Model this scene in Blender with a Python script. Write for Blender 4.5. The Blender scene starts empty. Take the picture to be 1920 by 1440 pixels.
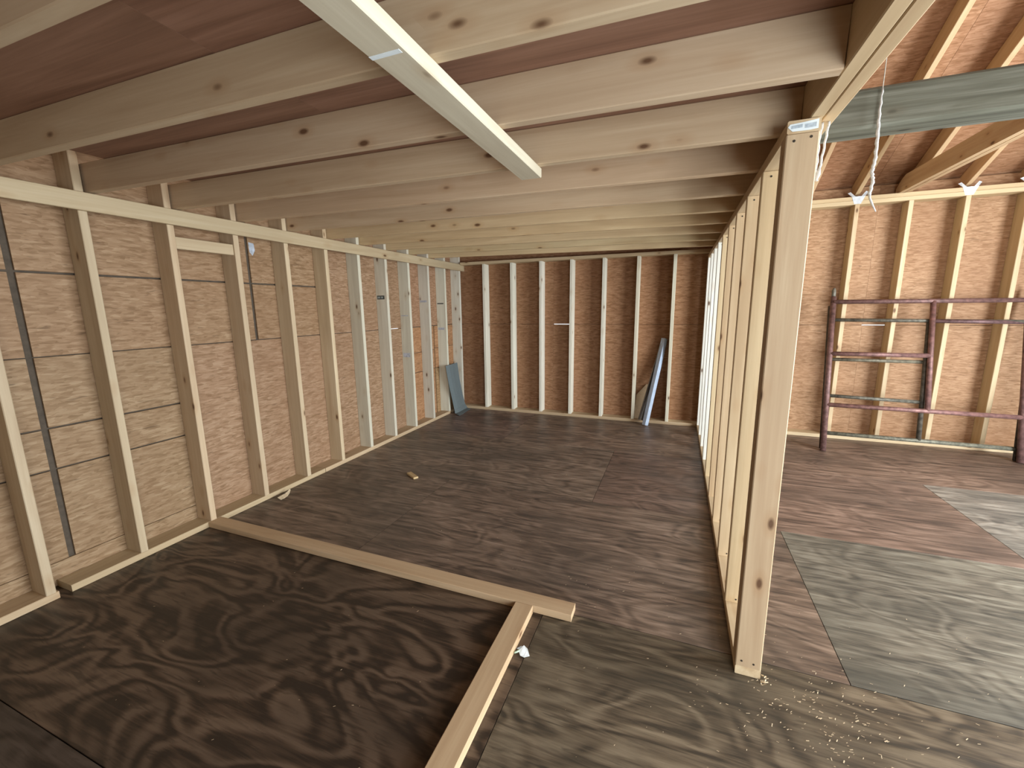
import bpy, bmesh, math, random
from mathutils import Vector, Matrix
random.seed(7)
S = bpy.context.scene
COL = S.collection

# ------------------------------------------------------------------ camera
F_PX = 786.07                       # focal length in pixels of the 1920 px wide frame
cam_data = bpy.data.cameras.new('camera')
cam_data.sensor_width = 36.0
cam_data.lens = 36.0 * F_PX / 1920.0
cam_data.clip_start = 0.02
cam = bpy.data.objects.new('camera', cam_data)
COL.objects.link(cam)
yaw, pitch, roll = 0.3726, 0.1796, -0.0116
cy, sy = math.cos(yaw), math.sin(yaw)
fwd = Vector((-sy * math.cos(pitch), cy * math.cos(pitch), -math.sin(pitch)))
rgt = Vector((cy, sy, 0))
upv = rgt.cross(fwd)
r2 = rgt * math.cos(roll) + upv * math.sin(roll)
u2 = -rgt * math.sin(roll) + upv * math.cos(roll)
m = Matrix((r2, u2, -fwd)).transposed().to_4x4()
m.translation = Vector((2.8767, 0.0, 1.4402))
cam.matrix_world = m
S.camera = cam

# ------------------------------------------------------------------ world, daylight, exposure
w = bpy.data.worlds.new('sky')
S.world = w
w.use_nodes = True
bg = w.node_tree.nodes['Background']
bg.inputs[0].default_value = (0.86, 0.93, 1.0, 1)
bg.inputs[1].default_value = 2.2

def area(name, loc, rot, sx, sy_, power, col):
    d = bpy.data.lights.new(name, 'AREA')
    d.shape = 'RECTANGLE'
    d.size, d.size_y = sx, sy_
    d.energy = power
    d.color = col
    o = bpy.data.objects.new(name, d)
    o.location = loc
    o.rotation_euler = rot
    COL.objects.link(o)
    return o

# daylight through the big right-wall doorway; front and gable lamps are added fill
area('doorway_daylight', (7.15, 2.15, 1.15), (0, math.radians(90), 0), 2.2, 3.0, 330, (0.88, 0.95, 1.0))
area('front_fill', (4.6, -1.3, 0.75), (math.radians(93), 0, 0), 1.9, 1.3, 80, (0.90, 0.96, 1.0))  # added fill, low and tilted up to stand in for ground bounce
area('gable_fill', (7.15, 2.2, 3.15), (0, math.radians(90), 0), 1.0, 2.2, 60, (0.97, 0.98, 1.0))  # added attic fill for the rafters, from an assumed gable window

vs = S.view_settings
S.display_settings.display_device = 'sRGB'
vs.view_transform = 'Standard'
vs.look = 'None'
vs.exposure = 0.55
vs.gamma = 1.0
vs.use_curve_mapping = False

# ------------------------------------------------------------------ materials
def new_mat(name):
    mt = bpy.data.materials.new(name)
    mt.use_nodes = True
    nt = mt.node_tree
    nt.nodes.clear()
    out = nt.nodes.new('ShaderNodeOutputMaterial')
    bs = nt.nodes.new('ShaderNodeBsdfPrincipled')
    nt.links.new(bs.outputs[0], out.inputs[0])
    return mt, nt, bs

class NB:
    """small node-building helper"""
    def __init__(self, nt):
        self.nt = nt
    def n(self, typ, **kw):
        nd = self.nt.nodes.new(typ)
        for k, v in kw.items():
            setattr(nd, k, v)
        return nd
    def l(self, a, b):
        self.nt.links.new(a, b)
    def coords(self):
        tc = self.n('ShaderNodeTexCoord')
        oi = self.n('ShaderNodeObjectInfo')
        mul = self.n('ShaderNodeMath', operation='MULTIPLY')
        mul.inputs[1].default_value = 57.0
        self.l(oi.outputs['Random'], mul.inputs[0])
        add = self.n('ShaderNodeVectorMath', operation='ADD')
        self.l(tc.outputs['Object'], add.inputs[0])
        self.l(mul.outputs[0], add.inputs[1])
        return add.outputs[0], oi
    def mapping(self, vec, scale, rot=(0, 0, 0)):
        mp = self.n('ShaderNodeMapping')
        mp.inputs['Scale'].default_value = scale
        mp.inputs['Rotation'].default_value = rot
        self.l(vec, mp.inputs[0])
        return mp.outputs[0]
    def noise(self, vec, scale=1.0, detail=3.0, rough=0.55, dist=0.0):
        nz = self.n('ShaderNodeTexNoise')
        nz.inputs['Scale'].default_value = scale
        nz.inputs['Detail'].default_value = detail
        nz.inputs['Roughness'].default_value = rough
        nz.inputs['Distortion'].default_value = dist
        self.l(vec, nz.inputs['Vector'])
        return nz.outputs['Fac']
    def ramp(self, fac, stops):
        rp = self.n('ShaderNodeValToRGB')
        e = rp.color_ramp.elements
        e[0].position, e[0].color = stops[0][0], (*stops[0][1], 1)
        e[1].position, e[1].color = stops[-1][0], (*stops[-1][1], 1)
        for p, c in stops[1:-1]:
            q = e.new(p)
            q.color = (*c, 1)
        self.l(fac, rp.inputs[0])
        return rp.outputs[0]
    def fr(self, fac, a, b, lo=0.0, hi=1.0):
        mr = self.n('ShaderNodeMapRange')
        mr.inputs[1].default_value, mr.inputs[2].default_value = a, b
        mr.inputs[3].default_value, mr.inputs[4].default_value = lo, hi
        self.l(fac, mr.inputs[0])
        return mr.outputs[0]
    def mix(self, fac, a, b, mode='MIX'):
        mx = self.n('ShaderNodeMix', data_type='RGBA', blend_type=mode)
        for s, v in ((0, fac), (6, a), (7, b)):
            if hasattr(v, 'links'):
                self.l(v, mx.inputs[s])
            elif s == 0:
                mx.inputs[0].default_value = v
            else:
                mx.inputs[s].default_value = (*v, 1)
        return mx.outputs[2]
    def math(self, op, a, b=None):
        mt = self.n('ShaderNodeMath', operation=op)
        for i, v in enumerate((a, b)):
            if v is None:
                continue
            if hasattr(v, 'links'):
                self.l(v, mt.inputs[i])
            else:
                mt.inputs[i].default_value = v
        return mt.outputs[0]
    def bump(self, h, bs, strength=0.2, dist=0.002):
        bp = self.n('ShaderNodeBump')
        bp.inputs['Strength'].default_value = strength
        bp.inputs['Distance'].default_value = dist
        self.l(h, bp.inputs['Height'])
        self.l(bp.outputs[0], bs.inputs['Normal'])

def lumber_mat(name, light, mid, dark, knot=(0.10, 0.045, 0.02), knots=True, rough=0.6, gscale=(0.9, 16, 16)):
    mt, nt, bs = new_mat(name)
    b = NB(nt)
    v, oi = b.coords()
    g1 = b.noise(b.mapping(v, gscale), 1.0, 4, 0.6, 0.6)
    g2 = b.noise(b.mapping(v, (3.0, 130, 130)), 1.0, 3, 0.6)
    g3 = b.noise(b.mapping(v, (0.8, 3, 3)), 1.0, 2, 0.5)
    c = b.ramp(g1, [(0.28, dark), (0.5, mid), (0.72, light)])
    c = b.mix(b.fr(g2, 0.35, 0.7, 0.0, 0.35), c, dark)
    c = b.mix(b.fr(g3, 0.35, 0.7, 0.0, 0.3), c, tuple(x * 0.75 for x in mid))
    if knots:
        vor = b.n('ShaderNodeTexVoronoi')
        vor.inputs['Scale'].default_value = 1.0
        b.l(b.mapping(v, (4.2, 9.5, 9.5)), vor.inputs['Vector'])
        sep = b.n('ShaderNodeSeparateColor')
        b.l(vor.outputs['Color'], sep.inputs[0])
        sel = b.math('GREATER_THAN', sep.outputs[0], 0.16)
        spot = b.fr(vor.outputs['Distance'], 0.06, 0.13, 0.9, 0.0)
        halo = b.fr(vor.outputs['Distance'], 0.10, 0.30, 0.4, 0.0)
        c = b.mix(b.math('MULTIPLY', halo, sel), c, tuple(x * y for x, y in zip(mid, (0.72, 0.56, 0.42))))
        c = b.mix(b.math('MULTIPLY', spot, sel), c, knot)
    c = b.mix(1.0, c, oi.outputs['Color'], 'MULTIPLY')
    b.l(c, bs.inputs['Base Color'])
    bs.inputs['Roughness'].default_value = rough
    bs.inputs['Specular IOR Level'].default_value = 0.25
    b.bump(g2, bs, 0.12, 0.001)
    return mt

def osb_mat(name, lo, mid, hi):
    mt, nt, bs = new_mat(name)
    b = NB(nt)
    v, oi = b.coords()
    vo1 = b.n('ShaderNodeTexVoronoi')
    vo1.inputs['Scale'].default_value = 1.0
    b.l(b.mapping(v, (24, 105, 105), (0, 0, 0.12)), vo1.inputs['Vector'])
    s1 = b.n('ShaderNodeSeparateColor')
    b.l(vo1.outputs['Color'], s1.inputs[0])
    vo2 = b.n('ShaderNodeTexVoronoi')
    vo2.inputs['Scale'].default_value = 1.0
    b.l(b.mapping(v, (19, 80, 80), (0.0, 0, -0.30)), vo2.inputs['Vector'])
    s2 = b.n('ShaderNodeSeparateColor')
    b.l(vo2.outputs['Color'], s2.inputs[0])
    n1 = b.noise(b.mapping(v, (12, 75, 75)), 1.0, 4, 0.6, 0.4)
    n2 = b.noise(b.mapping(v, (1.3, 1.6, 1.6)), 1.0, 3, 0.55)
    t = b.math('MULTIPLY', b.math('ADD', s1.outputs[0], s2.outputs[0]), 0.3)
    t = b.math('ADD', t, b.math('MULTIPLY', n1, 0.4))
    c = b.ramp(t, [(0.26, lo), (0.5, mid), (0.78, hi)])
    dk = b.noise(b.mapping(v, (9, 55, 55), (0, 0, 0.06)), 1.0, 2, 0.5, 0.8)
    c = b.mix(b.fr(dk, 0.66, 0.74, 0.0, 0.55), c, tuple(x * 0.4 for x in lo))
    c = b.mix(b.fr(n2, 0.35, 0.7, 0.0, 0.35), c, tuple(x * y for x, y in zip(mid, (0.78, 0.66, 0.6))))
    c = b.mix(1.0, c, oi.outputs['Color'], 'MULTIPLY')
    b.l(c, bs.inputs['Base Color'])
    bs.inputs['Roughness'].default_value = 0.62
    bs.inputs['Specular IOR Level'].default_value = 0.25
    b.bump(t, bs, 0.25, 0.002)
    return mt

def floor_mat(name, lo, mid, hi, gloss=0.42, grain=1.0):
    mt, nt, bs = new_mat(name)
    b = NB(nt)
    v, oi = b.coords()
    n0 = b.noise(b.mapping(v, (1.5, 3.3, 1)), 1.0, 2, 0.5, 0.9)
    wv = b.math('SINE', b.math('MULTIPLY', n0, 46.0))
    wv = b.fr(wv, -1, 1, 0, 1)
    n1 = b.noise(b.mapping(v, (2.2, 30, 1)), 1.0, 6, 0.66, 0.6)
    n2 = b.noise(b.mapping(v, (1.2, 2.2, 1)), 1.0, 4, 0.6)
    n3 = b.noise(b.mapping(v, (8, 170, 1)), 1.0, 3, 0.6)
    t = b.math('ADD', b.math('MULTIPLY', b.math('SUBTRACT', wv, 0.4), b.math('MULTIPLY', oi.outputs['Alpha'], 0.36 * grain)), b.math('MULTIPLY', n1, 0.75))
    t = b.math('ADD', t, b.math('MULTIPLY', b.math('SUBTRACT', n3, 0.5), 0.22))
    c = b.ramp(t, [(0.24, lo), (0.39, mid), (0.58, hi)])
    c = b.mix(b.fr(n2, 0.42, 0.68, 0.0, 0.65), c, tuple(x * y for x, y in zip(lo, (0.85, 0.95, 1.0))))
    st = b.noise(b.mapping(v, (5.0, 46, 1)), 1.0, 3, 0.6, 0.8)
    c = b.mix(b.fr(st, 0.56, 0.68, 0.0, 0.6), c, tuple(x * 0.8 for x in lo))
    dirt = b.noise(v, 3.3, 5, 0.65)
    c = b.mix(b.fr(dirt, 0.56, 0.75, 0.0, 0.35), c, tuple(x * 1.25 for x in mid))
    c = b.mix(1.0, c, oi.outputs['Color'], 'MULTIPLY')
    b.l(c, bs.inputs['Base Color'])
    b.l(b.fr(n1, 0.3, 0.7, gloss + 0.1, gloss - 0.04), bs.inputs['Roughness'])
    bs.inputs['Specular IOR Level'].default_value = 0.45
    b.bump(t, bs, 0.25, 0.002)
    return mt

def plain_mat(name, col, rough=0.6, metal=0.0, noise_amt=0.25, nscale=30.0, spec=0.3):
    mt, nt, bs = new_mat(name)
    b = NB(nt)
    v, oi = b.coords()
    nz = b.noise(v, nscale, 4, 0.6)
    c = b.mix(b.fr(nz, 0.3, 0.7, 0.0, 1.0), tuple(x * (1 - noise_amt) for x in col), tuple(min(1, x * (1 + noise_amt)) for x in col))
    c = b.mix(1.0, c, oi.outputs['Color'], 'MULTIPLY')
    b.l(c, bs.inputs['Base Color'])
    bs.inputs['Roughness'].default_value = rough
    bs.inputs['Metallic'].default_value = metal
    bs.inputs['Specular IOR Level'].default_value = spec
    return mt

M_PINE = lumber_mat('pine_lumber', (0.63, 0.528, 0.375), (0.555, 0.44, 0.298), (0.455, 0.34, 0.22))
M_LIT = lumber_mat('daylit_lumber', (0.80, 0.79, 0.72), (0.72, 0.70, 0.62), (0.60, 0.56, 0.48))  # paler lumber: daylight on the far studs is put into its colour
M_CLEAR = lumber_mat('clear_pine', (0.62, 0.515, 0.37), (0.55, 0.445, 0.305), (0.46, 0.35, 0.23), knots=False)
M_GREY = lumber_mat('weathered_timber', (0.33, 0.335, 0.30), (0.20, 0.20, 0.165), (0.085, 0.085, 0.065), knot=(0.05, 0.05, 0.04), rough=0.85, gscale=(1.4, 34, 34))
M_OSB = osb_mat('strand_board', (0.245, 0.155, 0.085), (0.34, 0.228, 0.138), (0.44, 0.32, 0.21))
M_DECK = lumber_mat('red_plywood', (0.46, 0.27, 0.19), (0.35, 0.195, 0.13), (0.20, 0.105, 0.07), knots=False)
M_FLOOR = floor_mat('plywood_floor', (0.055, 0.040, 0.030), (0.150, 0.105, 0.075), (0.27, 0.200, 0.148))
M_WRAP = plain_mat('dark_backing', (0.085, 0.066, 0.048), 0.9, 0, 0.2)
M_SHELL = plain_mat('outer_boards', (0.34, 0.22, 0.13), 0.8, 0, 0.2, 4)
M_RUST = plain_mat('rusty_steel', (0.155, 0.085, 0.075), 0.5, 0.25, 0.45, 26)
M_RUST2 = plain_mat('grey_green_steel', (0.12, 0.11, 0.085), 0.55, 0.25, 0.55, 26)
M_ZINC = plain_mat('galvanised_steel', (0.66, 0.72, 0.76), 0.38, 0.55, 0.12, 40)
M_MESH = plain_mat('blue_grey_screen', (0.165, 0.20, 0.205), 0.6, 0.2, 0.2, 160)
M_GUTTER = plain_mat('blue_white_metal', (0.50, 0.60, 0.74), 0.38, 0.1, 0.10, 14)
M_GUTTER2 = plain_mat('grey_brown_metal', (0.20, 0.175, 0.15), 0.5, 0.2, 0.25, 14)
M_CORD = plain_mat('white_cord', (0.54, 0.54, 0.52), 0.9, 0, 0.2, 200)
M_PAPER = plain_mat('white_paper', (0.72, 0.80, 0.82), 0.6, 0, 0.05, 30)
M_INK = plain_mat('grey_print', (0.42, 0.49, 0.54), 0.7, 0, 0.3, 60)
M_STAMP = plain_mat('black_stamp_ink', (0.10, 0.10, 0.085), 0.8, 0, 0.4, 90)
M_NAIL = plain_mat('dark_nail', (0.05, 0.04, 0.03), 0.5, 0.5, 0.2, 90)
M_GREEN = plain_mat('pale_green_plastic', (0.42, 0.55, 0.40), 0.5, 0, 0.1, 60)
M_TAPE = plain_mat('pale_blue_tape', (0.42, 0.46, 0.52), 0.6, 0, 0.3, 40)
M_CHIP = plain_mat('wood_shavings', (0.62, 0.50, 0.33), 0.8, 0, 0.25, 60)
M_SOIL = plain_mat('pale_gravel', (0.36, 0.35, 0.33), 0.95, 0, 0.3, 2)
M_CARD = plain_mat('tan_cardboard', (0.40, 0.29, 0.18), 0.8, 0, 0.1, 30)

# ------------------------------------------------------------------ builders
def link(name, me, mat, parent=None, color=(1, 1, 1), kind=None):
    o = bpy.data.objects.new(name, me)
    COL.objects.link(o)
    if mat is not None:
        me.materials.append(mat)
    o.color = (*color, 1)
    if parent is not None:
        o.parent = parent
    if kind:
        o['kind'] = kind
    return o

def tag(o, label, cat, group=None):
    o['label'] = label
    o['category'] = cat
    if group:
        o['group'] = group
    return o

def tint(j=0.06, base=(1, 1, 1)):
    k = 1 + random.uniform(-j, j)
    return tuple(c * k * (1 + random.uniform(-j * 0.35, j * 0.35)) for c in base)

_board_cache = {}
def board_mesh(L, W, H, ch):
    """a board along local X with eased edges"""
    key = (round(L, 4), round(W, 4), round(H, 4), ch)
    if key in _board_cache:
        return _board_cache[key].copy()
    y, z = W / 2, H / 2
    prof = [(-y + ch, -z), (y - ch, -z), (y, -z + ch), (y, z - ch), (y - ch, z), (-y + ch, z), (-y, z - ch), (-y, -z + ch)]
    vs_, fs = [], []
    for x in (-L / 2, L / 2):
        vs_ += [(x, a, b_) for a, b_ in prof]
    for i in range(8):
        j = (i + 1) % 8
        fs.append((i, j, 8 + j, 8 + i)[::-1])
    fs.append(tuple(range(8)))
    fs.append(tuple(range(15, 7, -1)))
    me = bpy.data.meshes.new('board')
    me.from_pydata(vs_, [], fs)
    bm = bmesh.new()
    bm.from_mesh(me)
    bmesh.ops.recalc_face_normals(bm, faces=bm.faces)
    bm.to_mesh(me)
    bm.free()
    me.update()
    _board_cache[key] = me
    return me.copy()

def place(o, centre, ax, ay, az):
    mt = Matrix((ax, ay, az)).transposed().to_4x4()
    mt.translation = Vector(centre)
    if o.parent is not None:
        mt = Matrix.Translation(-o.parent.location) @ mt
    o.matrix_local = mt
    return o

def board(name, mat, lo, hi, axis, parent=None, color=(1, 1, 1), ch=0.003, kind=None):
    """axis-aligned board between two corners, its length along axis"""
    lo, hi = Vector(lo), Vector(hi)
    d = hi - lo
    c = (lo + hi) / 2
    if axis == 'x':
        L, W, H, A = d.x, d.y, d.z, ((1, 0, 0), (0, 1, 0), (0, 0, 1))
    elif axis == 'y':
        L, W, H, A = d.y, d.x, d.z, ((0, 1, 0), (-1, 0, 0), (0, 0, 1))
    else:
        L, W, H, A = d.z, d.x, d.y, ((0, 0, 1), (1, 0, 0), (0, 1, 0))
    ch = min(ch, W * 0.3, H * 0.3)
    o = link(name, board_mesh(L, W, H, ch), mat, parent, color, kind)
    return place(o, c, *[Vector(a) for a in A])

def sheet(name, mat, lo, hi, longaxis, upaxis, parent=None, color=(1, 1, 1), ch=0.0015):
    """panel whose local X runs along longaxis, local Y along upaxis"""
    lo, hi = Vector(lo), Vector(hi)
    E = {'x': Vector((1, 0, 0)), 'y': Vector((0, 1, 0)), 'z': Vector((0, 0, 1))}
    d = hi - lo
    ax, ay = E[longaxis], E[upaxis]
    az = ax.cross(ay)
    L, W, H = abs(d.dot(ax)), abs(d.dot(ay)), abs(d.dot(az))
    o = link(name, board_mesh(L, W, H, min(ch, H * 0.3)), mat, parent, color)
    return place(o, (lo + hi) / 2, ax, ay, az)

def beam(name, mat, p0, p1, W, H, up=(0, 0, 1), parent=None, color=(1, 1, 1), ch=0.003):
    """board from p0 to p1 (centre line); W across, H along 'up'"""
    p0, p1 = Vector(p0), Vector(p1)
    ax = (p1 - p0).normalized()
    ay = Vector(up).cross(ax).normalized()
    az = ax.cross(ay)
    o = link(name, board_mesh((p1 - p0).length, W, H, ch), mat, parent, color)
    return place(o, (p0 + p1) / 2, ax, ay, az)

def boxes_mesh(lst):
    vs_, fs = [], []
    for lo, hi in lst:
        b0 = len(vs_)
        for x in (lo[0], hi[0]):
            for y in (lo[1], hi[1]):
                for z in (lo[2], hi[2]):
                    vs_.append((x, y, z))
        for f in ((0, 1, 3, 2), (4, 6, 7, 5), (0, 4, 5, 1), (2, 3, 7, 6), (0, 2, 6, 4), (1, 5, 7, 3)):
            fs.append(tuple(b0 + i for i in f))
    me = bpy.data.meshes.new('boxes')
    me.from_pydata(vs_, [], fs)
    me.update()
    return me

def poly_mesh(pts, thick):
    """closed outline (list of Vector) extruded along vector thick"""
    n = len(pts)
    vs_ = [tuple(p) for p in pts] + [tuple(Vector(p) + Vector(thick)) for p in pts]
    fs = [tuple(range(n))[::-1], tuple(range(n, 2 * n))]
    for i in range(n):
        j = (i + 1) % n
        fs.append((i, j, n + j, n + i))
    me = bpy.data.meshes.new('poly')
    me.from_pydata(vs_, [], fs)
    bm = bmesh.new()
    bm.from_mesh(me)
    bmesh.ops.recalc_face_normals(bm, faces=bm.faces)
    bm.to_mesh(me)
    bm.free()
    me.update()
    return me

def tube_mesh(pts, rad, seg=10, caps=True):
    pts = [Vector(p) for p in pts]
    n = len(pts)
    rads = rad if isinstance(rad, (list, tuple)) else [rad] * n
    vs_, fs = [], []
    prev = None
    for i, p in enumerate(pts):
        t = (pts[min(i + 1, n - 1)] - pts[max(i - 1, 0)]).normalized()
        if prev is None:
            a = Vector((0, 0, 1)) if abs(t.z) < 0.9 else Vector((1, 0, 0))
            s = t.cross(a).normalized()
        else:
            s = (prev - t * prev.dot(t)).normalized()
        prev = s
        q = t.cross(s)
        for k in range(seg):
            an = 2 * math.pi * k / seg
            vs_.append(tuple(p + (s * math.cos(an) + q * math.sin(an)) * rads[i]))
    for i in range(n - 1):
        for k in range(seg):
            k2 = (k + 1) % seg
            fs.append((i * seg + k, i * seg + k2, (i + 1) * seg + k2, (i + 1) * seg + k))
    if caps:
        fs.append(tuple(range(seg))[::-1])
        fs.append(tuple(range((n - 1) * seg, n * seg)))
    me = bpy.data.meshes.new('tube')
    me.from_pydata(vs_, [], fs)
    for p in me.polygons:
        p.use_smooth = len(p.vertices) == 4
    me.update()
    return me

def rel(o):
    """mesh built in world coordinates: make it local to its parent"""
    o.matrix_local = Matrix.Translation(-o.parent.location)
    return o

def empty(name, loc):
    o = bpy.data.objects.new(name, None)
    o.empty_display_size = 0.05
    o.location = loc
    COL.objects.link(o)
    return o

# ------------------------------------------------------------------ main dimensions (metres)
ST = 0.0381          # lumber thickness
WD = 0.089           # 2x4 width
EX = 0.140           # depth of the outer wall studs
SP = 0.4064          # framing spacing
S0 = 0.9016          # near face of the first visible left stud
YB = 5.352           # front face of the back wall framing
BX = 0.366           # left face of the first back stud
PX = 3.167           # left face of the partition
PY = 1.656           # front face of the partition's end post
XR, YF = 6.95, -1.10 # right and front walls
def roof_z(y): return 2.486 + 0.50 * (5.44 - y)     # underside of the rafters
RIDGE = 1.7

# ------------------------------------------------------------------ floor
floor = link('floor', boxes_mesh([((-0.17, YF, -0.12), (XR, 5.52, -0.020))]), M_WRAP, kind='structure')
rows = [(-1.09, -0.665, 1.138), (-0.665, 0.55, -0.08), (0.55, 1.75, 2.357), (1.75, 2.955, 1.138), (2.955, 4.16, 2.357), (4.16, 5.49, 1.138)]
tints = {  # (row, column): own tone of the sheet, with near-left shade and far daylight painted in
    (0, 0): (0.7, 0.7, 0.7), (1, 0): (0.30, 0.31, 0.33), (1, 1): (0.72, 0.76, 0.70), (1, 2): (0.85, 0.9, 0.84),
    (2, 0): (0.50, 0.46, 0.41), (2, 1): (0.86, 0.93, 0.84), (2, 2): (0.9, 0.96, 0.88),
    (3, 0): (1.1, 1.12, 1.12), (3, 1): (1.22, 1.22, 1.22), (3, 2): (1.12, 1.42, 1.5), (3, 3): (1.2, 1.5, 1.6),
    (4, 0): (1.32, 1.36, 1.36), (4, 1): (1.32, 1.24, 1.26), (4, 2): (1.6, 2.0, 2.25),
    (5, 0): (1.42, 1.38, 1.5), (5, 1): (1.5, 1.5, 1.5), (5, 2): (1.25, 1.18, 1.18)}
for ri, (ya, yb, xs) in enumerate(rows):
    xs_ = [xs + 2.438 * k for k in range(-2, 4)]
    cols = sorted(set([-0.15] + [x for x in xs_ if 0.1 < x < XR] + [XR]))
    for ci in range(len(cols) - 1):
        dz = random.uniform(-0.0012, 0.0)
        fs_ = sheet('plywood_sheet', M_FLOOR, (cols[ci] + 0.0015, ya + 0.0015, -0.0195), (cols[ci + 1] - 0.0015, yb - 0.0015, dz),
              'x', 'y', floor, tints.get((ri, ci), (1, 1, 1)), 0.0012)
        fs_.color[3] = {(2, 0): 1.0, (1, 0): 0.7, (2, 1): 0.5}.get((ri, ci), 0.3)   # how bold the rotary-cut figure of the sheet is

# ------------------------------------------------------------------ left wall: sheathing panels, studs, plates
wl = link('wall_left', boxes_mesh([((-0.186, YF, -0.02), (-0.153, 5.54, 1.2165)), ((-0.186, YF, 1.2222), (-0.153, 5.54, 2.47)),
          ((-0.186, YF, 1.2165), (-0.153, 3.88, 1.2222)), ((-0.186, 4.16, 1.2165), (-0.153, 5.54, 1.2222))]), M_WRAP, kind='structure')
def osbL(y0, y1, z0, z1, c, g=0.0015):
    sheet('strand_board_panel', M_OSB, (-EX - 0.0115, y0 + g, z0 + g), (-EX, y1 - g, z1 - g), 'y', 'z', wl, c)
c1, c2, c3, c4 = (0.86, 0.84, 0.76), (0.88, 0.82, 0.74), (0.92, 0.85, 0.81), (1.12, 0.88, 0.70)
# near part: boards with wide joints
for (y0, y1) in ((YF + 0.0, 1.060), (1.086, 1.733)):
    osbL(y0, y1, 0.13, 0.627, c1, 0.0015)
    osbL(y0, y1, 0.632, 0.846, c1, 0.0015)
    osbL(y0, y1, 0.852, 1.219, c1, 0.0015)
osbL(YF, 1.733, 0.0, 0.13, c1)
osbL(1.733, 4.36, 0.0, 1.2185, c3, 0.0015)
osbL(4.36, 4.865, 0.0, 0.65, c4, 0.003); osbL(4.36, 4.865, 0.65, 0.90, c4, 0.003); osbL(4.36, 4.865, 0.90, 1.217, c4, 0.003)
osbL(4.88, 5.49, 0.0, 0.65, (1.06, 0.98, 0.8), 0.003); osbL(4.88, 5.49, 0.65, 0.92, c4, 0.003); osbL(4.88, 5.49, 0.92, 1.217, c4, 0.003)
for (y0, y1) in ((YF, 1.060), (1.086, 2.308), (2.328, 2.952)):
    osbL(y0, y1, 1.221, 1.6405, c2, 0.002)
    osbL(y0, y1, 1.6475, 2.46, c2, 0.002)
osbL(2.952, 3.88, 1.221, 2.46, c3); osbL(3.88, 4.16, 1.2208, 2.46, c3, 0.0015); osbL(4.16, 5.49, 1.221, 2.46, (1.0, 0.86, 0.82))
# sole plate, cut in three lengths
for y0, y1 in ((YF, 0.948), (0.995, 2.72), (2.725, YB - 0.002)):
    board('sole_plate', M_PINE, (-EX, y0, 0.0), (0.0, y1, ST), 'y', wl, tint(0.05, (0.95, 0.9, 0.82)))
stud_tints = [(0.92, 0.92, 0.88), (0.95, 0.95, 0.9), (1, 0.98, 0.92), (1.05, 1.05, 1.0), (1.05, 1.07, 1.02), (1.08, 1.06, 1.0),
              (0.86, 0.81, 0.71), (0.88, 0.84, 0.75), (0.92, 0.90, 0.81), (0.9, 0.86, 0.78), (0.97, 0.95, 0.86), (0.97, 0.95, 0.87)]
for i in range(-1, 12):
    y = S0 + SP * i
    board('stud', M_LIT if i > 5 else M_PINE, (-EX, y, ST), (random.uniform(-0.002, 0.001), y + ST, 2.40), 'z', wl, tint(0.05, stud_tints[max(i, 0)]))  # far studs get the lumber with daylight in its colour
board('wall_ledger', M_PINE, (0.0015, YF, 1.955), (0.026, 5.485, 2.046), 'y', wl, (0.93, 0.93, 0.86))
board('blocking', M_CLEAR, (-0.05, S0 + 2 * SP + ST + 0.001, 1.822), (-0.012, S0 + 3 * SP - 0.001, 1.893), 'y', wl, (0.95, 0.92, 0.85))
board('top_plate', M_PINE, (-EX, YF, 2.401), (0.0, 5.49, 2.439), 'y', wl, tint())
# ink marks printed on the studs
for k, (i, z0, z1) in enumerate(((7, 1.545, 1.585), (9, 1.52, 1.545), (8, 1.36, 1.37), (10, 1.50, 1.515), (8, 0.88, 0.93), (10, 1.16, 1.19))):
    y = S0 + SP * i - 0.0006
    inkm = M_STAMP if k in (0, 3) else M_TAPE
    board('grade_stamp', inkm, (-0.125, y, z0), (-0.030, y + 0.0005, z1), 'x', wl, (0.8, 0.8, 0.8) if k in (0, 3) else (1.0, 0.95, 0.92), 0.0001)
board('grade_stamp', M_INK, (-0.118, S0 + SP * 7 - 0.0009, 1.556), (-0.085, S0 + SP * 7 - 0.0005, 1.574), 'x', wl, (0.7, 0.7, 0.62), 0.0001)
board('grade_stamp', M_INK, (-0.074, S0 + SP * 7 - 0.0009, 1.556), (-0.050, S0 + SP * 7 - 0.0005, 1.574), 'x', wl, (0.7, 0.7, 0.62), 0.0001)

# gable on top of the left wall (closes the attic)
gab = poly_mesh([(-0.186, 5.53, 2.471), (-0.186, YF, 2.471), (-0.186, YF, 2.65), (-0.186, RIDGE, 4.50), (-0.186, 5.53, 2.58)], (0.03, 0, 0))
link('wall_left_gable', gab, M_SHELL, kind='structure')

# ------------------------------------------------------------------ back wall
yo = YB + EX
wb = link('wall_back', boxes_mesh([((-0.15, yo + 0.013, -0.02), (XR, yo + 0.045, 1.2165)), ((-0.15, yo + 0.013, 1.2225), (XR, yo + 0.045, 2.60)),
          ((-0.15, yo + 0.013, 1.2165), (1.335, yo + 0.045, 1.2225)), ((1.560, yo + 0.013, 1.2165), (4.70, yo + 0.045, 1.2225)), ((4.905, yo + 0.013, 1.2165), (XR, yo + 0.045, 1.2225))]), M_WRAP, kind='structure')
def osbB(x0, x1, z0, z1, c, g=0.0018):
    sheet('strand_board_panel', M_OSB, (x0 + g, yo, z0 + g), (x1 - g, yo + 0.0115, z1 - g), 'x', 'z', wb, c)
r1, r2_ = (0.95, 0.74, 0.63), (0.98, 0.84, 0.73)
bounds = [(-0.138, 1.335, 0), (1.335, 1.560, 1), (1.560, 3.23, 0), (3.23, 4.70, 0), (4.70, 4.905, 1), (4.905, 5.32, 0), (5.32, XR, 0)]
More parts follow.
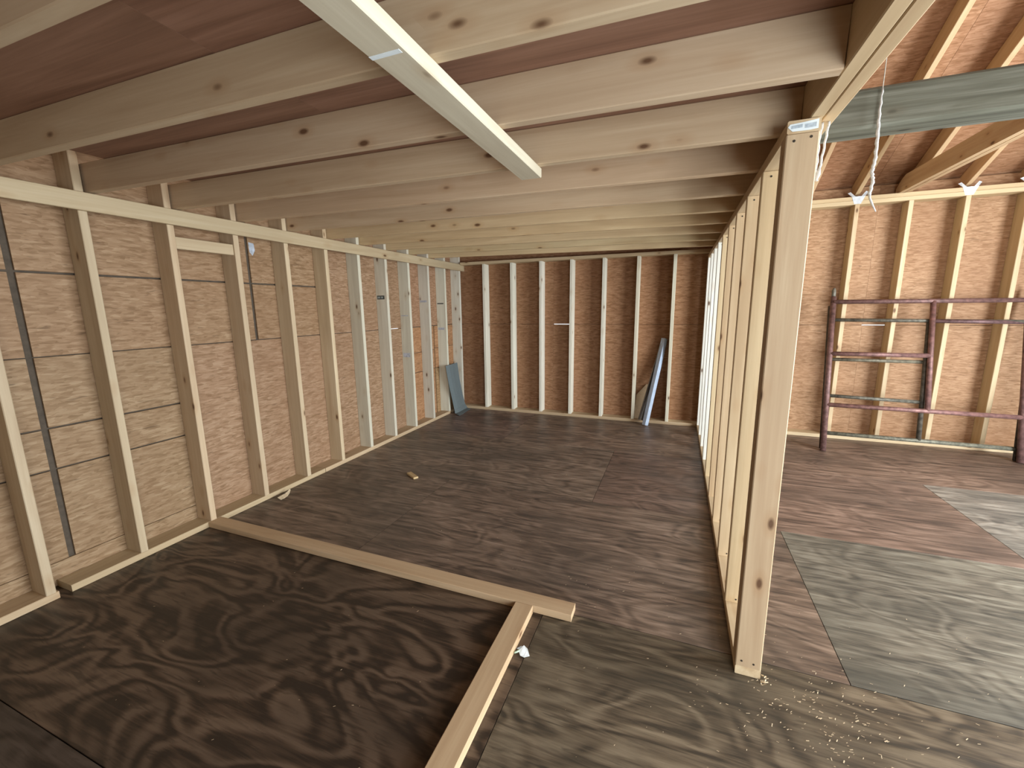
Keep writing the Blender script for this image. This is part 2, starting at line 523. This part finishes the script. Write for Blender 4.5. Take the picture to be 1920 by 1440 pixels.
for x0, x1, slit in bounds:
    c = r1 if x1 < 3.4 else r2_
    osbB(x0, x1, 0.0, 1.2165 if slit else 1.2185, c, 0.0006)
    osbB(x0, x1, 1.2225 if slit else 1.2205, 2.60, tuple(q * 1.02 for q in c), 0.0006)
board('sole_plate', M_PINE, (-0.138, YB, 0.0), (3.9, yo, ST), 'x', wb, (0.98, 0.93, 0.85))
board('sole_plate', M_PINE, (3.902, YB, 0.0), (XR, yo, ST), 'x', wb, (1.05, 1.02, 0.92))
for k in range(0, 7):
    x = BX + SP * k
    board('stud', M_LIT, (x, YB + random.uniform(-0.001, 0.001), ST), (x + ST, yo, 2.029), 'z', wb, tint(0.03, (1.06, 1.05, 0.98) if k < 5 else (1.0, 0.96, 0.84)))  # far-room light on these studs is painted by the paler lumber
board('wall_ledger', M_PINE, (0.03, YB, 2.030), (3.20, yo, 2.068), 'x', wb, (1.0, 0.97, 0.88))
RSX = [4.465, 4.888, 5.302, 5.722, 6.13, 6.53]
for x in [3.24, 3.65, 4.055] + RSX:
    board('stud', M_PINE, (x, YB, ST), (x + ST, yo, 2.409), 'z', wb, tint(0.04, (1.05, 1.03, 0.93)))
board('top_plate', M_CLEAR, (-0.15, YB, 2.410), (XR, yo, 2.4475), 'x', wb, (1.05, 1.0, 0.86))
board('top_plate', M_CLEAR, (-0.15, YB + 0.001, 2.4485), (XR, yo, 2.486), 'x', wb, (1.0, 0.93, 0.78))

# ------------------------------------------------------------------ partition with end post
wm = link('wall_middle', boxes_mesh([((PX + 0.004, 1.80, 0.004), (PX + WD - 0.004, 5.30, 0.034))]), M_PINE, kind='structure')
board('sole_plate', M_PINE, (PX, PY, 0.0), (PX + WD, YB - 0.002, ST), 'y', wm, (0.98, 0.95, 0.86))
board('top_plate', M_PINE, (PX, PY - 0.004, 1.965), (PX + WD, YB - 0.002, 2.003), 'y', wm, (0.98, 0.93, 0.84))
post = [board('post_stud', M_PINE, (PX, PY + 0.0385 * k, ST), (PX + WD, PY + 0.0385 * k + ST, 1.964), 'z', wm, tint(0.02, (0.82, 0.76, 0.70))) for k in range(2)]
pt = [(1.08, 1.04, 0.90), (1.08, 1.03, 0.92), (1.04, 0.97, 0.86), (0.98, 0.90, 0.78), (1.10, 1.08, 0.95), (1, 1.02, 1.02), (1, 1.02, 1.03), (1, 1.02, 1.03), (1, 1.02, 1.03)]
for k in range(9):
    y = 2.05 + SP * k
    board('stud', M_LIT if k > 4 else M_PINE, (PX + random.uniform(-0.001, 0.001), y, ST), (PX + WD, y + ST, 1.964), 'z', wm, pt[k])  # far end brightened by colour where the side daylight falls
# nail heads
def nail(x, y, z, nrm, parent):
    n = Vector(nrm)
    rel(link('nail', tube_mesh([Vector((x, y, z)) - n * 0.003, Vector((x, y, z)) + n * 0.0012], 0.0042, 8), M_NAIL, parent))
for dx, z in ((0.022, 1.945), (0.067, 1.952), (0.02, 0.062), (0.062, 0.058)):
    nail(PX + dx, PY, z, (0, -1, 0), wm)
for k in range(6):
    nail(PX + 0.03, 2.05 + SP * k, 1.945, (0, -1, 0), wm)
    nail(PX + 0.045, 2.05 + SP * k, 0.055, (0, -1, 0), wm)

# ------------------------------------------------------------------ loft: joists, rim, deck  (ceiling)
def jz(x): return 2.052 + (2.004 - 2.052) * (x / 3.2)     # underside of the joists, falling to the right
JD = 0.140
ceil = link('ceiling', boxes_mesh([((0.30, YF + 0.05, 2.2145), (3.28, 5.40, 2.2155))]), M_DECK, kind='structure')
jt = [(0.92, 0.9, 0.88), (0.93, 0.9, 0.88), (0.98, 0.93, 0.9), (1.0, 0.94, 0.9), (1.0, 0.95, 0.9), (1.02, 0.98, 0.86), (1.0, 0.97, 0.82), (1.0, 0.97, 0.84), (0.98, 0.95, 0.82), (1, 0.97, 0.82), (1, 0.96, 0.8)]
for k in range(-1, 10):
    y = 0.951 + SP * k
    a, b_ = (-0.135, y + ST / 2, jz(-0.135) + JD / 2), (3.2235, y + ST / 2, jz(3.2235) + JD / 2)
    beam('joist', M_PINE, a, b_, ST, JD, (0, 0, 1), ceil, tint(0.03, tuple(q * (1.22 if k > 4 else 1.1 if k > 2 else 1.0) for q in jt[max(k, 0)])))  # farther joists tinted lighter, painting in the brighter far room
for x0 in (3.225, 3.2645):
    board('rim_board', M_PINE, (x0, YF + 0.02, 2.0045), (x0 + ST, YB - 0.003, 2.143), 'y', ceil, tint(0.03, (0.98, 0.93, 0.82)))
dz = JD + 0.0095
dyb = [YF + 0.02, -0.6, 0.57, 1.79, 3.0, 4.22, 5.30]
for i in range(len(dyb) - 1):
    yc = (dyb[i] + dyb[i + 1]) / 2
    for (xa, xb) in ((0.19, 1.60), (1.602, 3.30)):
        beam('deck_panel', M_DECK, (xa, yc, jz(xa) + dz), (xb, yc, jz(xb) + dz), dyb[i + 1] - dyb[i] - 0.003, 0.018, (0, 0, 1), ceil, tint(0.08), 0.001)

# ------------------------------------------------------------------ roof
rf = link('roof', poly_mesh([(-0.19, 5.75, roof_z(5.75) + 0.175), (-0.19, RIDGE, roof_z(RIDGE) + 0.175), (-0.19, -2.35, roof_z(5.75) + 0.175),
          (-0.19, -2.35, roof_z(5.75) + 0.195), (-0.19, RIDGE, roof_z(RIDGE) + 0.20), (-0.19, 5.75, roof_z(5.75) + 0.195)], (XR + 0.3, 0, 0)), M_SHELL, kind='structure')
sl = Vector((0, -1, 0.5)).normalized()
nr = Vector((0, 0.5, 1)).normalized()
def along(x, y, off): return Vector((x, y, roof_z(y))) + nr * off
RD = 0.140
for x in [3.24, 3.65, 4.058] + RSX:
    beam('rafter', M_PINE, along(x + ST / 2, 5.72, RD / 2), along(x + ST / 2, RIDGE + 0.02, RD / 2), ST, RD, nr, rf, tint(0.04, (1.05, 0.93, 0.78)))
yy = 5.74
i = 0
while yy > RIDGE + 0.05:
    y2 = max(yy - 1.09, RIDGE)
    for xa, xb in ((-0.15, 2.2), (2.2, 4.64), (4.64, XR)):
        beam('roof_panel', M_OSB, along(xa + 0.001, (yy + y2) / 2, RD + 0.0075), along(xb - 0.001, (yy + y2) / 2, RD + 0.0075),
             (Vector((0, yy - y2, 0.5 * (yy - y2)))).length - 0.002, 0.0115, nr, rf, tint(0.04, (1.05, 0.84, 0.74)), 0.001)
    yy = y2
    i += 1
front = poly_mesh([(0, -2.33, roof_z(5.75) + 0.15), (0, RIDGE, roof_z(RIDGE) + 0.15), (0, RIDGE, roof_z(RIDGE) + 0.165), (0, -2.33, roof_z(5.75) + 0.165)], (XR, 0, 0))
link('roof_panel', front, M_OSB, rf, (1.05, 0.84, 0.74))
for x0 in (4.805, 4.850):
    zt, z0 = 2.632, 2.4875
    pts = [(x0, YF + 0.05, z0), (x0, 5.438, z0), (x0, 5.438, z0 + 0.05), (x0, 5.35, z0 + 0.115), (x0, 5.27, zt), (x0, YF + 0.05, zt)]
    c = Vector((x0 + ST / 2, 2.0, z0 + 0.07))
    loc = [Vector((-(p[1] - c.y), 0, p[2] - c.z)) for p in pts]
    me = poly_mesh([Vector((q.x, -ST / 2, q.z)) for q in loc], (0, ST, 0))
    o = link('tie_beam', me, M_PINE, rf, tint(0.02, (0.98, 0.86, 0.74)))
    place(o, c, Vector((0, -1, 0)), Vector((1, 0, 0)), Vector((0, 0, 1)))
# metal rafter ties on the top plate
def metal_tie(x, n):
    y = YB - 0.0015
    pr = [(x - 0.035, 2.486), (x - 0.010, 2.415), (x + 0.045, 2.415), (x + 0.075, 2.486)]
    me = poly_mesh([Vector((a, y, z)) for a, z in pr], (0, 0.001, 0))
    t = link('metal_tie', me, M_ZINC, rf)
    for a, b_, c in ((x - 0.034, x - 0.004, x - 0.068), (x + 0.074, x + 0.042, x + 0.100)):
        link('tie_wing', poly_mesh([Vector((a, y, 2.484)), Vector((b_, y, 2.484)), Vector((c + (b_ - a) * 0.7, y + 0.010, 2.532)), Vector((c, y + 0.014, 2.522))], (0, 0.0012, 0)), M_ZINC, t)
for i, x in enumerate((RSX[0], RSX[2], RSX[3])):
    metal_tie(x, i)

# ------------------------------------------------------------------ unseen walls with the doorways
link('wall_right', boxes_mesh([((XR, YF, -0.02), (XR + 0.05, 0.6, 2.75)), ((XR, 3.7, -0.02), (XR + 0.05, 5.53, 2.75)), ((XR, 0.6, 2.25), (XR + 0.05, 3.7, 2.75)),
     ((XR, YF, 2.75), (XR + 0.05, 1.2, 4.6)), ((XR, 3.2, 2.75), (XR + 0.05, 5.53, 4.6)), ((XR, 1.2, 3.6), (XR + 0.05, 3.2, 4.6))]), M_SHELL, kind='structure')
link('wall_front', boxes_mesh([((-0.186, YF - 0.05, -0.02), (3.55, YF, 2.8)), ((5.65, YF - 0.05, -0.02), (XR + 0.05, YF, 2.8)), ((3.55, YF - 0.05, 2.25), (5.65, YF, 2.8))]), M_SHELL, kind='structure')
link('ground', boxes_mesh([((-12, -12, -0.4), (18, 14, -0.13))]), M_SOIL, kind='structure')

# ------------------------------------------------------------------ loose lumber
o = board('floor_plate', M_CLEAR, (0.003, 1.693, 0.0005), (2.495, 1.782, ST), 'x', None, (0.98, 0.88, 0.78))
tag(o, 'longer wooden plank on the floor reaching across from the left wall', 'plank')
o = board('floor_plate', M_PINE, (2.220, -0.45, 0.0005), (2.311, 1.690, ST), 'y', None, (0.95, 0.86, 0.76))
tag(o, 'wooden plank on the floor running towards the camera, butted against the longer cross plank', 'plank')
o = empty('overhead_plate', (2.266, 0.8, 1.98))
tag(o, 'pale plank fixed flat under the ceiling joists, its sawn end mid-room', 'plank')
q = beam('plank', M_LIT, (2.266, -0.5, 1.9985), (2.266, 1.815, 1.9985), 0.091, ST, (0, 0, 1), o, (0.82, 0.77, 0.66))
board('chalk_mark', M_PAPER, (2.222, 0.842, 1.9788), (2.300, 0.856, 1.9795), 'x', o, (1, 1, 1), 0.0001)

# ------------------------------------------------------------------ weathered beam
o = beam('timber_beam', M_GREY, (2.3, 2.43, 2.2515), (XR - 0.002, 2.43, 2.2515), 0.15, 0.158, (0, 0, 1), None, (0.66, 0.66, 0.60), 0.012)
tag(o, 'grey weathered square timber beam spanning the open room above the loft edge', 'beam')
me = o.data
# ------------------------------------------------------------------ scaffold frames
def tube_part(name, a, b_, r, mat, parent, color=(1, 1, 1), seg=12):
    return rel(link(name, tube_mesh([a, b_], r, seg), mat, parent, color))
def lerp(a, b_, t): return Vector(a) + (Vector(b_) - Vector(a)) * t
sf = empty('scaffold_frame', (5.08, 4.945, 0))
tag(sf, 'rusty brown steel scaffold frame in front, leaning on the other frame by the back wall', 'scaffold', 'scaffold frames')
LA, LT, RA, RT = (4.309, 4.854, 0.0), (4.344, 5.235, 1.60), (5.857, 5.042, 0.0), (5.896, 5.42, 1.56)
for a, t in ((LA, LT), (RA, RT)):
    leg = tube_part('leg', a, lerp(a, t, 0.945), 0.0255, M_RUST, sf)
    link('coupling_pin', tube_mesh([lerp(a, t, 0.94), lerp(a, t, 0.985), t], [0.018, 0.018, 0.010], 10), M_RUST2, leg)
tube_part('rail', (4.338, 5.19, 1.462), (5.893, 5.375, 1.458), 0.0215, M_RUST, sf)
tube_part('rail', (4.320, 4.955, 0.452), (5.868, 5.138, 0.402), 0.0215, M_RUST, sf, (1.35, 1.3, 1.3))
tube_part('upright', (5.162, 5.285, 1.458), (5.150, 5.052, 0.426), 0.022, M_RUST, sf, (1.2, 1.15, 1.15))
tube_part('rung', (4.331, 5.075, 0.952), (5.156, 5.170, 0.944), 0.0215, M_RUST, sf, (1.1, 1.05, 1.05))
tube_part('brace_rail', (5.163, 5.245, 1.270), (5.889, 5.328, 1.256), 0.018, M_RUST, sf, (0.85, 0.9, 1.0))
s2 = empty('scaffold_frame', (5.08, 5.02, 0))
tag(s2, 'grey green worn steel scaffold frame standing behind the rusty brown one, against the wall studs', 'scaffold', 'scaffold frames')
LA2, LT2, RA2, RT2 = (4.318, 4.93, 0.0), (4.340, 5.262, 1.42), (5.862, 5.105, 0.0), (5.905, 5.325, 1.33)
for a, t in ((LA2, LT2), (RA2, RT2)):
    tube_part('leg', a, t, 0.023, M_RUST2, s2, (0.55, 0.5, 0.55))
tube_part('rail', (4.337, 5.235, 1.282), (5.90, 5.322, 1.262), 0.017, M_RUST2, s2)
tube_part('rung', (4.331, 5.140, 0.888), (5.149, 5.217, 0.876), 0.017, M_RUST2, s2, (1.15, 1.1, 1.0))
tube_part('rung', (4.326, 5.055, 0.527), (5.135, 5.125, 0.495), 0.017, M_RUST2, s2)
tube_part('rail', (4.320, 4.968, 0.158), (5.868, 5.126, 0.104), 0.020, M_RUST2, s2, (1.2, 1.25, 1.2))
tube_part('upright', (5.154, 5.285, 1.272), (5.118, 5.048, 0.132), 0.020, M_RUST2, s2, (0.8, 0.75, 0.75))

# ------------------------------------------------------------------ things leaning at the back
# bent sheet of screen in the far left corner
prof = [((0.022, 4.866, 0.685), (0.022, 5.205, 0.690)), ((0.035, 4.905, 0.45), (0.030, 5.24, 0.45)), ((0.052, 4.955, 0.22), (0.045, 5.29, 0.22)),
        ((0.070, 4.975, 0.07), (0.062, 5.325, 0.07)), ((0.095, 4.95, 0.015), (0.10, 5.325, 0.012)), ((0.185, 4.90, 0.006), (0.16, 5.30, 0.006))]
vs_, fs = [], []
for (a, b_) in prof:
    for t in (0, 0.25, 0.5, 0.75, 1):
        p = lerp(a, b_, t)
        p.x += 0.008 * math.sin(t * 5.3)
        vs_.append(tuple(p))
for i in range(len(prof) - 1):
    for k in range(4):
        fs.append((i * 5 + k, i * 5 + k + 1, (i + 1) * 5 + k + 1, (i + 1) * 5 + k))
me = bpy.data.meshes.new('screen_sheet')
me.from_pydata(vs_, [], fs)
me.update()
o = link('screen_sheet', me, M_MESH)
sm = o.modifiers.new('thick', 'SOLIDIFY'); sm.thickness = 0.003; sm.offset = 1
tag(o, 'blue grey flexible metal sheet leaning on the studs in the far left corner', 'sheet')

def channel(name, p0, p1, w_, d_, t_, nrm, mat, color=(1, 1, 1)):
    """U-shaped channel from p0 to p1, open side along nrm"""
    p0, p1 = Vector(p0), Vector(p1)
    ax = (p1 - p0).normalized()
    n = (Vector(nrm) - ax * Vector(nrm).dot(ax)).normalized()
    s = n.cross(ax)
    cs = [(-w_ / 2, 0), (w_ / 2, 0), (w_ / 2, d_), (w_ / 2 - t_, d_), (w_ / 2 - t_, t_), (-w_ / 2 + t_, t_), (-w_ / 2 + t_, d_), (-w_ / 2, d_)]
    return link(name, poly_mesh([p0 + s * a + n * b_ for a, b_ in cs], p1 - p0), mat, None, color)
o = channel('metal_channel', (2.600, 5.215, 0.004), (2.768, 5.44, 1.05), 0.062, 0.045, 0.004, (-0.8, 0.5, 0), M_GUTTER)
tag(o, 'long blue white metal channel leaning between two back wall studs', 'gutter')
o = channel('metal_channel', (2.520, 5.32, 0.041), (2.735, 5.455, 0.985), 0.07, 0.03, 0.003, (0.3, -0.95, 0), M_GUTTER2)
tag(o, 'grey brown metal strip leaning behind the blue white channel', 'gutter')
o = link('board_offcut', poly_mesh([Vector((2.438, 5.40, 0.040)), Vector((2.495, 5.395, 0.040)), Vector((2.595, 5.468, 0.47)), Vector((2.56, 5.470, 0.47)), Vector((2.446, 5.455, 0.33))], (0, 0.012, 0)), M_CARD)
tag(o, 'small tan board offcut standing beside the grey brown metal strip', 'board')

# pale blue tape on the strand board
o = link('tape_scrap', poly_mesh([Vector((-0.1395, 2.336, 1.945)), Vector((-0.1395, 2.378, 1.94)), Vector((-0.1395, 2.383, 1.89)), Vector((-0.1395, 2.36, 1.85)), Vector((-0.1395, 2.338, 1.875))], (0.001, 0, 0)), M_TAPE)
tag(o, 'pale blue scrap of tape stuck to the left wall board under the ledger', 'tape')

# ------------------------------------------------------------------ paper tag on the end of the partition's top plate
tg = empty('paper_tag', (PX + 0.045, PY - 0.006, 1.984))
tag(tg, 'white paper lumber tag stapled to the plate end above the post', 'tag')
y = PY - 0.0062
rel(link('paper', poly_mesh([Vector((PX + 0.001, y, 1.984)), Vector((PX + 0.006, y, 1.992)), Vector((PX + 0.045, y, 1.9945)), Vector((PX + 0.082, y, 1.999)), Vector((PX + 0.082, y, 1.972)), Vector((PX + 0.06, y, 1.970)), Vector((PX + 0.014, y, 1.971))], (0, 0.0009, 0)), M_PAPER, tg))
for (a, b_, z0, z1) in ((0.010, 0.040, 1.9785, 1.9875), (0.046, 0.076, 1.9765, 1.9885)):
    rel(link('print_block', poly_mesh([Vector((PX + a, y - 0.0004, z0)), Vector((PX + b_, y - 0.0004, z0 + 0.001)), Vector((PX + b_, y - 0.0004, z1 + 0.002)), Vector((PX + a, y - 0.0004, z1))], (0, 0.0003, 0)), M_INK, tg))

# ------------------------------------------------------------------ cords
def wob(pts, n, amp):
    out = []
    for i in range(n):
        t = i / (n - 1) * (len(pts) - 1)
        k = min(int(t), len(pts) - 2)
        p = lerp(pts[k], pts[k + 1], t - k)
        out.append(p + Vector((math.sin(i * 1.9) * amp, math.cos(i * 1.3) * amp * 0.4, 0)))
    return out
hc = empty('hanging_cord', (3.614, 2.335, 1.83))
tag(hc, 'long white cord hanging from the roof in front of the grey beam', 'cord')
ztop = roof_z(2.335) + 0.15
rel(link('string', tube_mesh([(3.613, 2.335, 2.30), (3.611, 2.335, 3.0), (3.612, 2.335, ztop)], 0.0016, 6), M_CORD, hc, (0.9, 0.85, 0.75)))
pts = wob([(3.613, 2.335, 2.31), (3.613, 2.335, 2.21), (3.617, 2.335, 2.12), (3.619, 2.335, 2.04), (3.613, 2.335, 1.99), (3.621, 2.335, 1.955), (3.615, 2.335, 1.90)], 44, 0.0014)
rel(link('cord', tube_mesh(pts, [0.0028 + 0.0036 * min(1, i / 12) + 0.0009 * math.sin(i * 2.1) for i in range(44)], 8), M_CORD, hc))
rel(link('frayed_end', tube_mesh([(3.615, 2.335, 1.903), (3.618, 2.335, 1.885), (3.628, 2.335, 1.862), (3.645, 2.335, 1.828)], [0.006, 0.004, 0.004, 0.002], 6), M_CORD, hc))
pc = empty('looped_cord', (3.285, 1.72, 1.83))
tag(pc, 'short doubled white cord hanging beside the top of the post', 'cord')
rel(link('cord', tube_mesh(wob([(3.288, 1.705, 2.004), (3.286, 1.715, 1.95), (3.281, 1.72, 1.88), (3.276, 1.72, 1.835), (3.270, 1.72, 1.842), (3.270, 1.715, 1.90), (3.268, 1.71, 1.96), (3.272, 1.705, 2.003)], 40, 0.0012), 0.0036, 8), M_CORD, pc))
rel(link('knot', tube_mesh([(3.279, 1.718, 1.872), (3.277, 1.718, 1.855), (3.273, 1.718, 1.836)], [0.004, 0.0075, 0.004], 8), M_CORD, pc))

# ------------------------------------------------------------------ small scraps on the floor
o = beam('wood_scrap', M_CLEAR, (0.735, 2.945, 0.0085), (0.855, 2.873, 0.0085), 0.042, 0.016, (0, 0, 1), None, (0.98, 0.88, 0.66), 0.0015)
tag(o, 'small pale wood offcut lying alone on the dark floor near the left wall', 'wood scrap')
pts = [(0.083, 2.165, 0.007), (0.080, 2.20, 0.006), (0.075, 2.235, 0.008), (0.068, 2.265, 0.016), (0.060, 2.29, 0.03)]
vs_, fs = [], []
for i, p in enumerate(pts):
    wv = (0.020, 0.022, 0.018, 0.012, 0.004)[i]
    vs_ += [(p[0] - wv * 0.6, p[1], p[2] + wv * 0.5), (p[0] + wv, p[1] + 0.004, max(p[2] - 0.004, 0.002))]
for i in range(4):
    fs.append((2 * i, 2 * i + 1, 2 * i + 3, 2 * i + 2))
me = bpy.data.meshes.new('shaving')
me.from_pydata(vs_, [], fs)
o = link('wood_shaving', me, M_CHIP)
sm = o.modifiers.new('thick', 'SOLIDIFY'); sm.thickness = 0.002
tag(o, 'curled pale wood shaving beside the left wall sole plate', 'shaving')
fl = empty('plastic_flag', (2.35, 1.447, 0))
tag(fl, 'small white plastic scrap with a green stem beside the plank on the floor', 'litter')
rel(link('flag', poly_mesh([Vector((2.327, 1.447, 0.010)), Vector((2.343, 1.470, 0.020)), Vector((2.362, 1.462, 0.016)), Vector((2.378, 1.442, 0.004)), Vector((2.358, 1.428, 0.003)), Vector((2.340, 1.430, 0.004))], (0, 0, 0.0015)), M_PAPER, fl, (1.05, 1.02, 1.0)))
rel(link('stem', tube_mesh([(2.315, 1.428, 0.012), (2.322, 1.436, 0.011), (2.330, 1.446, 0.011)], 0.004, 6), M_GREEN, fl))
rel(link('flag_corner', poly_mesh([Vector((2.317, 1.452, 0.012)), Vector((2.330, 1.466, 0.016)), Vector((2.342, 1.468, 0.018)), Vector((2.330, 1.450, 0.011))], (0, 0, 0.001)), M_INK, fl))

# sawdust and tiny chips, strewn over the boards
def chips(name, n, fn, parent=None):
    vs_, fs = [], []
    for i in range(n):
        x, y, s = fn()
        if any(a < x < b_ and c < y < d for a, b_, c, d in ((0, 2.5, 1.68, 1.79), (2.2, 2.33, -1, 1.70), (PX - 0.01, PX + 0.1, PY - 0.01, 6))):
            continue
        an = random.gauss(0.35, 0.5)
        L, W_ = s * random.uniform(0.7, 2.2), s * random.uniform(0.25, 0.5)
        ca, sa = math.cos(an), math.sin(an)
        b0 = len(vs_)
        for (a, b_, z) in ((-L, -W_, 0.0012), (L, -W_, 0.0022), (L, W_, 0.0025), (-L, W_, 0.0014)):
            vs_.append((x + a * ca - b_ * sa, y + a * sa + b_ * ca, z))
        fs.append((b0, b0 + 1, b0 + 2, b0 + 3))
    me = bpy.data.meshes.new(name)
    me.from_pydata(vs_, [], fs)
    return link(name, me, M_CHIP)
def spread():
    r = random.random()
    if r < 0.35:
        return random.gauss(3.42, 0.16), random.gauss(1.55, 0.13), random.uniform(0.0012, 0.0035)
    if r < 0.75:
        return random.uniform(2.4, 4.6), random.uniform(0.55, 2.3), random.uniform(0.0008, 0.0025)
    return random.uniform(0.5, 2.2), random.uniform(0.7, 4.0), random.uniform(0.001, 0.0025)
o = chips('sawdust', 620, spread)
o['kind'] = 'stuff'
tag(o, 'pale sawdust and tiny wood chips scattered over the floor around the post', 'sawdust')
vs_, fs = [], []
hp = []
for i in range(60):
    a, r = random.uniform(0, 2 * math.pi), abs(random.gauss(0, 0.012))
    hp.append((PX + WD + 0.008 + r * math.cos(a), PY - 0.004 + r * 1.2 * math.sin(a)))
it = iter(hp)
o = chips('sawdust_heap', 60, lambda: (*next(it), random.uniform(0.002, 0.004)))
for k, v in enumerate(o.data.vertices):
    v.co.z += random.uniform(0, 0.008)
o['kind'] = 'stuff'
tag(o, 'little heap of yellow sawdust at the right corner of the post foot', 'sawdust')
